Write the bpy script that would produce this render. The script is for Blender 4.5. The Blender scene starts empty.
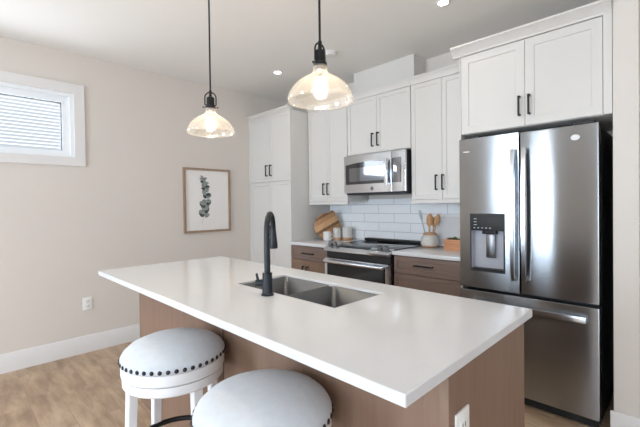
import bpy, bmesh, math, random
from mathutils import Vector, Matrix
PI = math.pi
random.seed(7)
S = bpy.context.scene
COL = S.collection

# ------------------------------------------------------------------ camera
cam_d = bpy.data.cameras.new('camera')
cam = bpy.data.objects.new('camera', cam_d)
COL.objects.link(cam)
S.camera = cam
YAW, PITCH, ROLL, FPX = math.radians(45.061), math.radians(-0.665), math.radians(-0.727), 372.936
fw = Vector((-math.sin(YAW) * math.cos(PITCH), math.cos(YAW) * math.cos(PITCH), math.sin(PITCH)))
r0 = Vector((math.cos(YAW), math.sin(YAW), 0))
u0 = r0.cross(fw)
rt = r0 * math.cos(ROLL) + u0 * math.sin(ROLL)
up = -r0 * math.sin(ROLL) + u0 * math.cos(ROLL)
cam.matrix_world = Matrix(((rt.x, up.x, -fw.x, 3.882), (rt.y, up.y, -fw.y, -3.255), (rt.z, up.z, -fw.z, 1.305), (0, 0, 0, 1)))
cam_d.sensor_fit = 'HORIZONTAL'
cam_d.sensor_width = 36.0
cam_d.lens = FPX * 36.0 / 640.0
cam_d.shift_y = -4.17 / 640.0
cam_d.clip_start = 0.02

# ------------------------------------------------------------------ world, daylight, exposure
W = bpy.data.worlds.new('sky'); S.world = W; W.use_nodes = True
bg = W.node_tree.nodes['Background']
bg.inputs['Color'].default_value = (0.80, 0.90, 1.0, 1)
bg.inputs['Strength'].default_value = 0.75


def area(name, loc, rot, sx, sy, power, color):
    d = bpy.data.lights.new(name, 'AREA'); d.shape = 'RECTANGLE'; d.size = sx; d.size_y = sy
    d.energy = power; d.color = color
    o = bpy.data.objects.new(name, d); COL.objects.link(o)
    o.location = loc; o.rotation_euler = rot
    return o


# skylight outside the windows; wide and side ones are invented for more light
area('added_wide_window_fill', (4.75, -6.12, 1.38), (PI / 2, 0, 0), 2.3, 2.1, 108, (0.72, 0.86, 1.0))  # fill lamp at an unseen window, added to brighten the kitchen
area('daylight_patio_door', (1.47, -6.12, 1.12), (PI / 2, 0, 0), 0.86, 2.1, 88, (0.72, 0.86, 1.0))
area('added_side_window_fill', (7.12, -3.4, 1.35), (PI / 2, 0, PI / 2), 2.6, 2.0, 13, (0.95, 0.97, 1.0))  # added fill from the right, brightens the island end panel
area('daylight_small_window', (-0.17, -3.1, 2.02), (PI / 2, 0, -PI / 2), 1.2, 0.5, 16, (0.84, 0.92, 1.0))
sun_d = bpy.data.lights.new('sun', 'SUN'); sun_d.energy = 10.0; sun_d.angle = math.radians(1.0); sun_d.color = (1.0, 0.97, 0.94)
sun = bpy.data.objects.new('sun', sun_d); COL.objects.link(sun)
sun.rotation_euler = Vector((-0.10, 0.60, -1.0)).to_track_quat('-Z', 'Y').to_euler()

S.view_settings.view_transform = 'Standard'
S.view_settings.look = 'None'
S.view_settings.gamma = 1
S.view_settings.use_curve_mapping = False
S.view_settings.exposure = 0.33
S.cycles.max_bounces = 14
S.cycles.diffuse_bounces = 6
S.cycles.transparent_max_bounces = 16
S.cycles.sample_clamp_indirect = 6.0


# ------------------------------------------------------------------ materials
def lin(r, g, b):
    f = lambda c: (c / 255 / 12.92) if c / 255 <= 0.04045 else ((c / 255 + 0.055) / 1.055) ** 2.4
    return (f(r), f(g), f(b), 1)


class NT:
    def __init__(s, name):
        s.m = bpy.data.materials.new(name); s.m.use_nodes = True
        s.t = s.m.node_tree; s.n = s.t.nodes; s.b = s.n['Principled BSDF']; s.out = s.n['Material Output']

    def node(s, typ, **kw):
        n = s.n.new(typ)
        for k, v in kw.items():
            setattr(n, k, v)
        return n

    def link(s, a, b): s.t.links.new(a, b)

    def coord(s, scale=(1, 1, 1), rot=(0, 0, 0)):
        tc = s.node('ShaderNodeTexCoord'); mp = s.node('ShaderNodeMapping')
        mp.inputs['Scale'].default_value = scale; mp.inputs['Rotation'].default_value = rot
        s.link(tc.outputs['Object'], mp.inputs['Vector'])
        return mp.outputs['Vector']

    def noise(s, vec, scale, detail=3, rough=0.5, dist=0.0):
        n = s.node('ShaderNodeTexNoise')
        n.inputs['Scale'].default_value = scale; n.inputs['Detail'].default_value = detail
        n.inputs['Roughness'].default_value = rough; n.inputs['Distortion'].default_value = dist
        s.link(vec, n.inputs['Vector'])
        return n.outputs['Fac']

    def ramp(s, fac, stops):
        r = s.node('ShaderNodeValToRGB'); e = r.color_ramp.elements
        while len(e) < len(stops): e.new(0.5)
        for i, (p, c) in enumerate(stops): e[i].position = p; e[i].color = c
        s.link(fac, r.inputs['Fac'])
        return r.outputs['Color']

    def mix(s, fac, a, b, blend='MIX'):
        m = s.node('ShaderNodeMix', data_type='RGBA', blend_type=blend)
        for sock, v in ((m.inputs[0], fac), (m.inputs[6], a), (m.inputs[7], b)):
            if hasattr(v, 'is_output'): s.link(v, sock)
            else: sock.default_value = v
        return m.outputs[2]

    def bump(s, h, strength=0.2, dist=0.01):
        b = s.node('ShaderNodeBump'); b.inputs['Strength'].default_value = strength; b.inputs['Distance'].default_value = dist
        s.link(h, b.inputs['Height']); s.link(b.outputs['Normal'], s.b.inputs['Normal'])


def mat(name, c, rough=0.5, metal=0.0, var=0.04, scale=12, spec=None, bump=0.0, bscale=200):
    t = NT(name)
    v = t.coord()
    f = t.noise(v, scale)
    k = lambda q: tuple(min(1, max(0, x * q)) for x in c[:3]) + (1,)
    t.link(t.ramp(f, [(0.3, k(1 - var)), (0.7, k(1 + var))]), t.b.inputs['Base Color'])
    t.b.inputs['Roughness'].default_value = rough
    t.b.inputs['Metallic'].default_value = metal
    if spec is not None: t.b.inputs['Specular IOR Level'].default_value = spec
    if bump: t.bump(t.noise(v, bscale), bump, 0.002)
    return t.m


def glass(name, lo, hi, tint=(1, 1, 1, 1), milky=0.0, rough=0.02):
    t = NT(name)
    tr = t.node('ShaderNodeBsdfTransparent'); tr.inputs['Color'].default_value = tint
    gl = t.node('ShaderNodeBsdfGlossy'); gl.inputs['Roughness'].default_value = rough
    lw = t.node('ShaderNodeLayerWeight'); lw.inputs['Blend'].default_value = 0.35
    rm = t.node('ShaderNodeMapRange'); rm.inputs['To Min'].default_value = lo; rm.inputs['To Max'].default_value = hi
    t.link(lw.outputs['Facing'], rm.inputs['Value'])
    mx = t.node('ShaderNodeMixShader')
    t.link(rm.outputs['Result'], mx.inputs['Fac']); t.link(tr.outputs[0], mx.inputs[1]); t.link(gl.outputs[0], mx.inputs[2])
    last = mx
    v = t.coord(); nz = t.noise(v, 60)
    if milky:
        df = t.node('ShaderNodeBsdfTranslucent'); df.inputs['Color'].default_value = (0.95, 0.93, 0.9, 1)
        d2 = t.node('ShaderNodeBsdfDiffuse'); d2.inputs['Color'].default_value = (0.95, 0.93, 0.9, 1)
        m0 = t.node('ShaderNodeMixShader'); t.link(df.outputs[0], m0.inputs[1]); t.link(d2.outputs[0], m0.inputs[2])
        r2 = t.node('ShaderNodeMapRange'); r2.inputs['To Min'].default_value = milky * 0.7; r2.inputs['To Max'].default_value = milky * 1.3
        t.link(nz, r2.inputs['Value'])
        m2 = t.node('ShaderNodeMixShader'); t.link(r2.outputs['Result'], m2.inputs['Fac'])
        t.link(mx.outputs[0], m2.inputs[1]); t.link(m0.outputs[0], m2.inputs[2]); last = m2
    t.link(last.outputs[0], t.out.inputs['Surface'])
    return t.m


def emit(name, c, strength):
    t = NT(name)
    t.b.inputs['Base Color'].default_value = c
    t.b.inputs['Emission Color'].default_value = c
    t.b.inputs['Emission Strength'].default_value = strength
    return t.m


def steel(name, c, rough, aniso=0.85, wave=0.0):
    t = NT(name)
    v = t.coord((3, 3, 260)); f = t.noise(v, 3, 2)
    k = lambda q: tuple(x * q for x in c[:3]) + (1,)
    t.link(t.ramp(f, [(0.3, k(0.96)), (0.7, k(1.04))]), t.b.inputs['Base Color'])
    t.b.inputs['Metallic'].default_value = 1
    t.b.inputs['Roughness'].default_value = rough
    t.b.inputs['Anisotropic'].default_value = aniso
    t.b.inputs['Anisotropic Rotation'].default_value = 0.25
    tg = t.node('ShaderNodeTangent', direction_type='RADIAL', axis='Z')
    t.link(tg.outputs[0], t.b.inputs['Tangent'])
    if wave:
        v2 = t.coord((1, 1, 1)); t.bump(t.noise(v2, 5, 1), wave, 0.02)
    return t.m


def wood(name, dark, mid, light, axis='Z', scale=1.0, rough=0.55):
    t = NT(name)
    s = {'Z': (14, 14, 1.0), 'X': (1.0, 14, 14), 'Y': (14, 1.0, 14)}[axis]
    v = t.coord(tuple(q * scale for q in s))
    f = t.noise(v, 2.2, 6, 0.6, 0.6)
    t.link(t.ramp(f, [(0.25, dark), (0.5, mid), (0.78, light)]), t.b.inputs['Base Color'])
    t.b.inputs['Roughness'].default_value = rough
    t.bump(f, 0.08, 0.004)
    return t.m


def floor_mat():
    t = NT('oak plank flooring')
    v = t.coord()
    def brick(c1, c2, mo):
        b = t.node('ShaderNodeTexBrick'); b.offset = 0.37; b.offset_frequency = 2
        b.inputs['Scale'].default_value = 1; b.inputs['Brick Width'].default_value = 1.25; b.inputs['Row Height'].default_value = 0.17
        b.inputs['Mortar Size'].default_value = 0.0013; b.inputs['Mortar Smooth'].default_value = 0.2
        b.inputs['Color1'].default_value = c1; b.inputs['Color2'].default_value = c2; b.inputs['Mortar'].default_value = mo
        t.link(v, b.inputs['Vector']); return b
    tone = brick((0, 0, 0, 1), (1, 1, 1, 1), (0.5, 0.5, 0.5, 1))
    base = t.ramp(tone.outputs['Color'], [(0.0, lin(166, 142, 119)), (0.5, lin(176, 152, 128)), (1.0, lin(186, 163, 139))])
    # shift the grain from plank to plank
    add = t.node('ShaderNodeVectorMath', operation='ADD')
    sc = t.node('ShaderNodeVectorMath', operation='SCALE'); sc.inputs['Scale'].default_value = 7.0
    t.link(tone.outputs['Color'], sc.inputs[0]); t.link(v, add.inputs[0]); t.link(sc.outputs[0], add.inputs[1])
    mp = t.node('ShaderNodeMapping'); mp.inputs['Scale'].default_value = (1.8, 8, 1); t.link(add.outputs[0], mp.inputs['Vector'])
    g = t.noise(mp.outputs['Vector'], 1.5, 6, 0.6, 0.25)
    grain = t.ramp(g, [(0.30, lin(118, 94, 74)), (0.5, lin(178, 152, 126)), (0.70, lin(216, 194, 168))])
    col = t.mix(0.6, base, grain)
    mp2 = t.node('ShaderNodeMapping'); mp2.inputs['Scale'].default_value = (2.0, 4.6, 1); t.link(add.outputs[0], mp2.inputs['Vector'])
    k = t.noise(mp2.outputs['Vector'], 1.7, 2, 0.5, 0.4)
    knot = t.ramp(k, [(0.70, (0, 0, 0, 1)), (0.80, (1, 1, 1, 1))])
    col = t.mix(t_half(t, knot, 0.65), col, lin(88, 66, 50))
    col = t.mix(t_half(t, tone.outputs['Fac'], 0.45), col, lin(112, 92, 74))
    t.link(col, t.b.inputs['Base Color'])
    t.b.inputs['Roughness'].default_value = 0.42
    t.bump(g, 0.05, 0.004)
    return t.m


def t_half(t, sock, k):
    m = t.node('ShaderNodeMath', operation='MULTIPLY'); m.inputs[1].default_value = k
    t.link(sock, m.inputs[0]); return m.outputs[0]


def tile_mat():
    t = NT('white glazed wall tile')
    tc = t.node('ShaderNodeTexCoord'); sp = t.node('ShaderNodeSeparateXYZ'); cb = t.node('ShaderNodeCombineXYZ')
    t.link(tc.outputs['Object'], sp.inputs[0])
    ax = t.node('ShaderNodeMath', operation='ADD'); ax.inputs[1].default_value = 0.81; t.link(sp.outputs['X'], ax.inputs[0])
    az = t.node('ShaderNodeMath', operation='ADD'); az.inputs[1].default_value = -0.924 + 0.945; t.link(sp.outputs['Z'], az.inputs[0])
    t.link(ax.outputs[0], cb.inputs['X']); t.link(az.outputs[0], cb.inputs['Y'])
    b = t.node('ShaderNodeTexBrick'); b.offset = 0.5
    b.inputs['Scale'].default_value = 1; b.inputs['Brick Width'].default_value = 0.387; b.inputs['Row Height'].default_value = 0.0945
    b.inputs['Mortar Size'].default_value = 0.0022; b.inputs['Mortar Smooth'].default_value = 0.3
    b.inputs['Color1'].default_value = lin(240, 243, 247); b.inputs['Color2'].default_value = lin(235, 239, 244); b.inputs['Mortar'].default_value = lin(168, 174, 186)
    t.link(cb.outputs[0], b.inputs['Vector'])
    t.link(b.outputs['Color'], t.b.inputs['Base Color'])
    t.b.inputs['Roughness'].default_value = 0.18
    inv = t.node('ShaderNodeMath', operation='SUBTRACT'); inv.inputs[0].default_value = 1; t.link(b.outputs['Fac'], inv.inputs[1])
    t.bump(inv.outputs[0], 0.5, 0.004)
    return t.m


def quartz_mat():
    t = NT('white quartz')
    v = t.coord()
    f = t.noise(v, 420, 2); g = t.noise(v, 3, 4, 0.6, 0.5)
    c = t.mix(t_half(t, t.ramp(g, [(0.45, (0, 0, 0, 1)), (0.75, (1, 1, 1, 1))]), 0.5), lin(215, 216, 219), lin(209, 210, 213))
    c = t.mix(t_half(t, t.ramp(f, [(0.62, (0, 0, 0, 1)), (0.70, (1, 1, 1, 1))]), 0.25), c, lin(205, 202, 200))
    t.link(c, t.b.inputs['Base Color']); t.b.inputs['Roughness'].default_value = 0.13
    return t.m


def board_mat():
    t = NT('striped hardwood board')
    v = t.coord((8, 8, 8), (0, math.radians(28), 0)); v0 = t.coord((1, 1, 1), (0, math.radians(28), 0))
    sp = t.node('ShaderNodeSeparateXYZ'); t.link(v0, sp.inputs[0])
    mr = t.node('ShaderNodeMapRange'); mr.inputs['From Min'].default_value = -0.18; mr.inputs['From Max'].default_value = 0.18
    t.link(sp.outputs['Z'], mr.inputs['Value'])
    A, B = lin(206, 162, 118), lin(98, 60, 38)
    C = lin(171, 126, 85)
    r = t.node('ShaderNodeValToRGB'); r.color_ramp.interpolation = 'CONSTANT'
    e = r.color_ramp.elements
    st = [(0.0, A), (0.27, C), (0.40, B), (0.49, A), (0.66, C), (0.80, B), (0.87, C)]
    while len(e) < len(st): e.new(0.5)
    for i, (p, c) in enumerate(st): e[i].position = p; e[i].color = c
    t.link(mr.outputs['Result'], r.inputs['Fac'])
    n = t.noise(v, 4, 4)
    t.link(t.mix(0.25, r.outputs['Color'], t.ramp(n, [(0.3, lin(120, 84, 56)), (0.7, lin(205, 165, 122))])), t.b.inputs['Base Color'])
    t.b.inputs['Roughness'].default_value = 0.5
    return t.m


M = {}
M['wall'] = mat('greige wall paint', lin(216, 209, 202), 0.85, var=0.01, scale=2, bump=0.03, bscale=300)
M['ceil'] = mat('ceiling paint', lin(233, 231, 228), 0.9, var=0.01, scale=2, bump=0.05, bscale=350)
M['trim'] = mat('white trim paint', lin(224, 222, 221), 0.45, var=0.008)
M['cab'] = mat('white cabinet paint', lin(212, 209, 205), 0.42, var=0.006, scale=3)
M['vinyl'] = mat('white vinyl', lin(236, 240, 244), 0.35, var=0.005)
M['floor'] = floor_mat()
M['tile'] = tile_mat()
M['quartz'] = quartz_mat()
M['brown'] = wood('brown stained maple', lin(124, 98, 81), lin(130, 104, 87), lin(137, 111, 93))
M['brownx'] = wood('brown stained maple across', lin(110, 91, 82), lin(122, 103, 94), lin(133, 113, 103), 'X')
M['oakf'] = wood('light oak frame', lin(130, 109, 92), lin(158, 134, 114), lin(174, 150, 130), 'Z', 3)
M['dark'] = mat('dark brown cabinet inside', lin(70, 58, 52), 0.7)  # one even dark brown for the island's inner box
M['steel'] = steel('brushed stainless steel', (0.37, 0.385, 0.405), 0.205, 1.0, 0.03)
M['steel2'] = steel('polished stainless steel', (0.68, 0.71, 0.75), 0.18, 0.4)
M['steel3'] = steel('handle steel', (0.50, 0.51, 0.53), 0.22, 0.5)
M['liner'] = mat('grey dispenser liner', lin(176, 179, 188), 0.4, var=0.02)
M['sink'] = steel('satin sink steel', (0.17, 0.178, 0.19), 0.45, 0.0)
M['darksteel'] = steel('dark stainless steel', (0.22, 0.22, 0.23), 0.3, 0.5)
M['black'] = mat('black painted metal', lin(30, 30, 32), 0.42, 0.4, var=0.1)
M['matte'] = mat('matte black faucet metal', lin(42, 45, 50), 0.4, 0.5, var=0.06)
M['bglass'] = mat('black glass', lin(16, 17, 20), 0.06, var=0.05)
M['gglass'] = mat('grey oven glass', lin(70, 74, 80), 0.08, var=0.03)
M['mirror'] = mat('mirror coated oven glass', (0.27, 0.28, 0.30, 1), 0.05, 1.0, var=0.02)
M['mirrord'] = mat('dark coated glass', (0.11, 0.112, 0.12, 1), 0.05, 1.0, var=0.02)
M['blk'] = mat('black appliance side', lin(24, 24, 26), 0.5, var=0.05)
M['gasket'] = mat('dark rubber gasket', lin(48, 50, 54), 0.7)
M['fabric'] = mat('pale grey woven fabric', lin(205, 210, 216), 0.95, var=0.03, scale=40, bump=0.25, bscale=600)
M['stoolw'] = mat('white painted stool wood', lin(236, 237, 240), 0.4, var=0.01)
M['nail'] = mat('dark bronze nailhead', lin(58, 56, 60), 0.35, 0.8, var=0.05)
M['plate'] = mat('white outlet plastic', lin(238, 238, 236), 0.35, var=0.005)
M['slot'] = mat('dark outlet slot', lin(70, 68, 66), 0.6)
M['paper'] = mat('white print paper', lin(236, 233, 231), 0.8, var=0.01)
M['leafink'] = mat('grey green printed leaves', lin(140, 147, 144), 0.8, var=0.3, scale=45)
M['leafink2'] = mat('dark grey green printed leaves', lin(70, 80, 78), 0.8, var=0.3, scale=45)
M['stemink'] = mat('pale printed stem', lin(170, 168, 160), 0.8)
M['ceramic'] = mat('white glazed ceramic', lin(226, 223, 220), 0.25, var=0.02)
M['speckle'] = mat('speckled stoneware glaze', lin(206, 203, 199), 0.35, var=0.12, scale=70)
M['clay'] = mat('bare tan clay', lin(190, 150, 116), 0.75, var=0.08)
M['spoon'] = wood('pale spoon wood', lin(168, 122, 82), lin(200, 154, 110), lin(218, 178, 136), 'Z', 2)
M['greyspat'] = mat('grey silicone', lin(178, 184, 186), 0.5)
M['boxw'] = wood('warm cedar box', lin(168, 110, 74), lin(196, 138, 98), lin(212, 158, 118), 'X', 1.5)
M['leaf'] = mat('olive green leaf', lin(86, 92, 58), 0.6, var=0.35, scale=60)
M['stone'] = mat('white marble board', lin(206, 207, 210), 0.3, var=0.03, scale=7)
M['board'] = board_mat()
M['pglass'] = glass('clear pendant glass', 0.05, 0.55, (0.99, 0.985, 0.975, 1), 0.038)
M['wglass'] = glass('clear window glass', 0.03, 0.35)
M['bulbglass'] = glass('clear bulb glass', 0.04, 0.4, (1, 0.97, 0.9, 1), 0.05)
M['fil'] = emit('glowing filament', (1.0, 0.78, 0.48, 1), 9)
M['led'] = emit('glowing led lens', (1.0, 0.90, 0.74, 1), 30)
M['disp'] = emit('dispenser icons', (0.45, 0.5, 0.55, 1), 0.1)
M['siding'] = mat('white vinyl siding', lin(240, 242, 244), 0.6, var=0.01)
M['badge'] = mat('silver badge', lin(200, 200, 202), 0.3, 0.6)
M['badged'] = mat('grey badge ring', lin(110, 112, 118), 0.35, 0.5)


# ------------------------------------------------------------------ mesh helpers
def merge(bm, tmp):
    me = bpy.data.meshes.new('tmp'); tmp.to_mesh(me); tmp.free(); bm.from_mesh(me); bpy.data.meshes.remove(me)


def box(bm, x0, x1, y0, y1, z0, z1, bev=0.0, seg=2, mtx=None):
    t = bmesh.new()
    bmesh.ops.create_cube(t, size=1)
    for v in t.verts:
        v.co = Vector(((x0 + x1) / 2 + v.co.x * (x1 - x0), (y0 + y1) / 2 + v.co.y * (y1 - y0), (z0 + z1) / 2 + v.co.z * (z1 - z0)))
    if bev: bmesh.ops.bevel(t, geom=t.edges[:], offset=bev, segments=seg, profile=0.6, affect='EDGES')
    if mtx: bmesh.ops.transform(t, matrix=mtx, verts=t.verts)
    merge(bm, t); return bm


def B(*a, **k): return box(bmesh.new(), *a, **k)


def lathe(bm, prof, c=(0, 0, 0), seg=48, close=True):
    t = bmesh.new(); rings = []
    for r, z in prof:
        if r < 1e-6: rings.append([t.verts.new((c[0], c[1], c[2] + z))])
        else: rings.append([t.verts.new((c[0] + r * math.cos(2 * PI * i / seg), c[1] + r * math.sin(2 * PI * i / seg), c[2] + z)) for i in range(seg)])
    for a, b in zip(rings, rings[1:]):
        for i in range(seg):
            j = (i + 1) % seg
            if len(a) == 1 and len(b) == 1: continue
            if len(a) == 1: t.faces.new((a[0], b[j], b[i]))
            elif len(b) == 1: t.faces.new((a[i], a[j], b[0]))
            else: t.faces.new((a[i], a[j], b[j], b[i]))
    bmesh.ops.recalc_face_normals(t, faces=t.faces)
    merge(bm, t); return bm


def L(prof, c=(0, 0, 0), seg=48): return lathe(bmesh.new(), prof, c, seg)


def tube(bm, pts, rad, seg=12, caps=True):
    pts = [Vector(p) for p in pts]; n = len(pts)
    rads = rad if isinstance(rad, (list, tuple)) else [rad] * n
    t = bmesh.new(); rings = []; nrm = None
    for i, p in enumerate(pts):
        d = (pts[min(i + 1, n - 1)] - pts[max(i - 1, 0)]).normalized()
        if nrm is None: nrm = d.orthogonal().normalized()
        else: nrm = (nrm - d * nrm.dot(d)).normalized()
        bn = d.cross(nrm)
        rings.append([t.verts.new(p + rads[i] * (nrm * math.cos(2 * PI * k / seg) + bn * math.sin(2 * PI * k / seg))) for k in range(seg)])
    for a, b in zip(rings, rings[1:]):
        for k in range(seg): t.faces.new((a[k], a[(k + 1) % seg], b[(k + 1) % seg], b[k]))
    if caps: t.faces.new(rings[0][::-1]); t.faces.new(rings[-1])
    bmesh.ops.recalc_face_normals(t, faces=t.faces)
    merge(bm, t); return bm


def T(pts, rad, seg=12): return tube(bmesh.new(), pts, rad, seg)


def ring(bm, c, R, r, seg=48, s2=10):
    t = bmesh.new(); g = []
    for i in range(seg):
        a = 2 * PI * i / seg
        g.append([t.verts.new((c[0] + (R + r * math.cos(2 * PI * k / s2)) * math.cos(a), c[1] + (R + r * math.cos(2 * PI * k / s2)) * math.sin(a), c[2] + r * math.sin(2 * PI * k / s2))) for k in range(s2)])
    for i in range(seg):
        for k in range(s2):
            t.faces.new((g[i][k], g[(i + 1) % seg][k], g[(i + 1) % seg][(k + 1) % s2], g[i][(k + 1) % s2]))
    bmesh.ops.recalc_face_normals(t, faces=t.faces)
    merge(bm, t); return bm


def prism(bm, poly, d0, d1, axis='x', bev=0.0):
    """polygon extruded along an axis; poly in the other two axes (x: y,z  y: x,z  z: x,y)"""
    t = bmesh.new()
    f = {'x': lambda a, b, d: (d, a, b), 'y': lambda a, b, d: (a, d, b), 'z': lambda a, b, d: (a, b, d)}[axis]
    lo = [t.verts.new(f(a, b, d0)) for a, b in poly]; hi = [t.verts.new(f(a, b, d1)) for a, b in poly]
    n = len(poly)
    t.faces.new(lo); t.faces.new(hi[::-1])
    for i in range(n): t.faces.new((lo[i], lo[(i + 1) % n], hi[(i + 1) % n], hi[i]))
    bmesh.ops.recalc_face_normals(t, faces=t.faces)
    if bev: bmesh.ops.bevel(t, geom=t.edges[:], offset=bev, segments=2, profile=0.6, affect='EDGES')
    merge(bm, t); return bm


def PR(*a, **k): return prism(bmesh.new(), *a, **k)


def holed(bm, a0, a1, b0, b1, holes, d0, d1, axis, pocket=None):
    """slab with rectangular holes; axis 'z' (a=x,b=y) or 'y' (a=x,b=z) or 'x' (a=y,b=z); pocket = depth value of a blind floor on the d0 side"""
    A = sorted({a0, a1, *[h[0] for h in holes], *[h[1] for h in holes]}); Bs = sorted({b0, b1, *[h[2] for h in holes], *[h[3] for h in holes]})
    f = {'z': lambda a, b, d: (a, b, d), 'y': lambda a, b, d: (a, d, b), 'x': lambda a, b, d: (d, a, b)}[axis]
    t = bmesh.new(); cache = {}
    def V(a, b, d):
        k = (a, b, d)
        if k not in cache: cache[k] = t.verts.new(f(a, b, d))
        return cache[k]
    inh = lambda a, b: any(h[0] < a < h[1] and h[2] < b < h[3] for h in holes)
    na, nb = len(A) - 1, len(Bs) - 1
    solid = lambda i, j: 0 <= i < na and 0 <= j < nb and not inh((A[i] + A[i + 1]) / 2, (Bs[j] + Bs[j + 1]) / 2)
    for i in range(na):
        for j in range(nb):
            q = [(A[i], Bs[j]), (A[i + 1], Bs[j]), (A[i + 1], Bs[j + 1]), (A[i], Bs[j + 1])]
            if solid(i, j):
                t.faces.new([V(*c, d0) for c in q]); t.faces.new([V(*c, d1) for c in q[::-1]])
                for (di, dj, c1, c2) in ((0, -1, 0, 1), (1, 0, 1, 2), (0, 1, 2, 3), (-1, 0, 3, 0)):
                    if not solid(i + di, j + dj):
                        inside = 0 <= i + di < na and 0 <= j + dj < nb
                        de = pocket if (inside and pocket is not None) else d1
                        t.faces.new([V(*q[c1], d0), V(*q[c1], de), V(*q[c2], de), V(*q[c2], d0)])
            elif pocket is not None:
                t.faces.new([V(*c, pocket) for c in q]); t.faces.new([V(*c, d1) for c in q[::-1]])
    bmesh.ops.recalc_face_normals(t, faces=t.faces)
    merge(bm, t); return bm


def shaker(x0, x1, z0, z1, yf, th=0.02, rail=0.055, rec=0.006):
    """door or drawer front facing -y, with a recessed panel"""
    t = bmesh.new(); bmesh.ops.create_cube(t, size=1)
    for v in t.verts: v.co = Vector(((x0 + x1) / 2 + v.co.x * (x1 - x0), yf + th / 2 + v.co.y * th, (z0 + z1) / 2 + v.co.z * (z1 - z0)))
    f = [q for q in t.faces if q.normal.y < -0.9][0]
    bmesh.ops.inset_individual(t, faces=[f], thickness=rail, depth=0)
    bmesh.ops.inset_individual(t, faces=[f], thickness=0.004, depth=-rec)
    bm = bmesh.new(); merge(bm, t); return bm


def tag(o, label, cat, group=None):
    o['label'] = label; o['category'] = cat
    if group: o['group'] = group
    return o


def thing(name, loc, label, cat, group=None, rz=0.0):
    o = bpy.data.objects.new(name, None); COL.objects.link(o); o.empty_display_size = 0.05
    o.location = loc; o.rotation_euler.z = rz
    return tag(o, label, cat, group)


def rootof(o):
    while o.parent: o = o.parent
    return o


def obj(name, bm, m, parent=None, local=False, label=None, angle=35):
    """links one mesh; verts are in world coordinates unless local"""
    if parent is not None and not local:
        bmesh.ops.translate(bm, vec=-rootof(parent).location, verts=bm.verts)
    me = bpy.data.meshes.new(name); bm.to_mesh(me); bm.free()
    me.materials.append(M[m] if isinstance(m, str) else m)
    for p in me.polygons: p.use_smooth = True
    me.set_sharp_from_angle(angle=math.radians(angle))
    o = bpy.data.objects.new(name, me); COL.objects.link(o)
    if parent is not None: o.parent = parent
    if label: o['label'] = label
    return o


def struct(name, bm, m, parent=None):
    o = obj(name, bm, m, parent)
    if parent is None: o['kind'] = 'structure'
    return o


def copytree(o, parent=None):
    c = o.copy(); COL.objects.link(c); c.parent = parent
    for ch in list(o.children): copytree(ch, c)
    return c


def solo(name, bm, m, base, label, cat, group=None):
    """a thing that is one mesh, with its origin at base"""
    bmesh.ops.translate(bm, vec=-Vector(base), verts=bm.verts)
    o = obj(name, bm, m); o.location = base
    return tag(o, label, cat, group)


# ------------------------------------------------------------------ room shell
H = 2.678
XR, YF = 7.0, -6.0
struct('floor', B(-0.15, XR + 0.15, YF - 0.15, 0.15, -0.12, 0.0), 'floor')
struct('ceiling', B(-0.15, XR + 0.15, YF - 0.15, 0.15, H, H + 0.12), 'ceil')
WY0, WY1, WZ0, WZ1 = -3.80, -2.45, 1.753, 2.315
struct('wall_left', holed(bmesh.new(), YF - 0.15, 0.15, 0.0, H, [(WY0, WY1, WZ0, WZ1)], -0.15, 0.0, 'x'), 'wall')
struct('wall_back', B(0.0, XR + 0.15, 0.0, 0.15, 0, H), 'wall')
F1 = (0.98, 1.96, 0.02, 2.16); F2 = (3.6, 5.9, 0.33, 2.43)
struct('wall_front', holed(bmesh.new(), 0, XR + 0.15, 0, H, [F1, F2], YF - 0.15, YF, 'y'), 'wall')
R1 = (-4.7, -2.1, 0.35, 2.35)
struct('wall_right', holed(bmesh.new(), YF, 0.0, 0, H, [R1], XR, XR + 0.15, 'x'), 'wall')
struct('wall_stub', B(3.568, 3.678, -0.66, 0.0, 0, H, bev=0.003), 'wall')

# baseboards
def bb_profile(th=0.014, h=0.153):
    return [(0, 0), (th, 0), (th, h - 0.01), (th - 0.006, h), (0, h)]
struct('baseboard_left', PR([(x, z) for x, z in bb_profile()], YF, -0.63, 'y'), 'trim')
t = bmesh.new()
box(t, 3.554, 3.692, -0.674, -0.66, 0, 0.146, bev=0.003); box(t, 3.678, 3.692, -0.66, 0, 0, 0.146, bev=0.003)
struct('baseboard_stub', t, 'trim')
t = bmesh.new(); box(t, 2.0, XR, YF, YF + 0.014, 0, 0.15); struct('baseboard_front', t, 'trim')
t = bmesh.new(); box(t, 3.692, XR, -0.014, 0, 0, 0.15); struct('baseboard_back', t, 'trim')
t = bmesh.new(); box(t, XR - 0.014, XR, YF + 0.014, -0.014, 0, 0.15); struct('baseboard_right', t, 'trim')
# boxed-in duct above the wall cabinets
struct('wall_bulkhead', B(1.358, 2.072, -0.21, 0.0, 2.355, H), 'cab')

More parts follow.
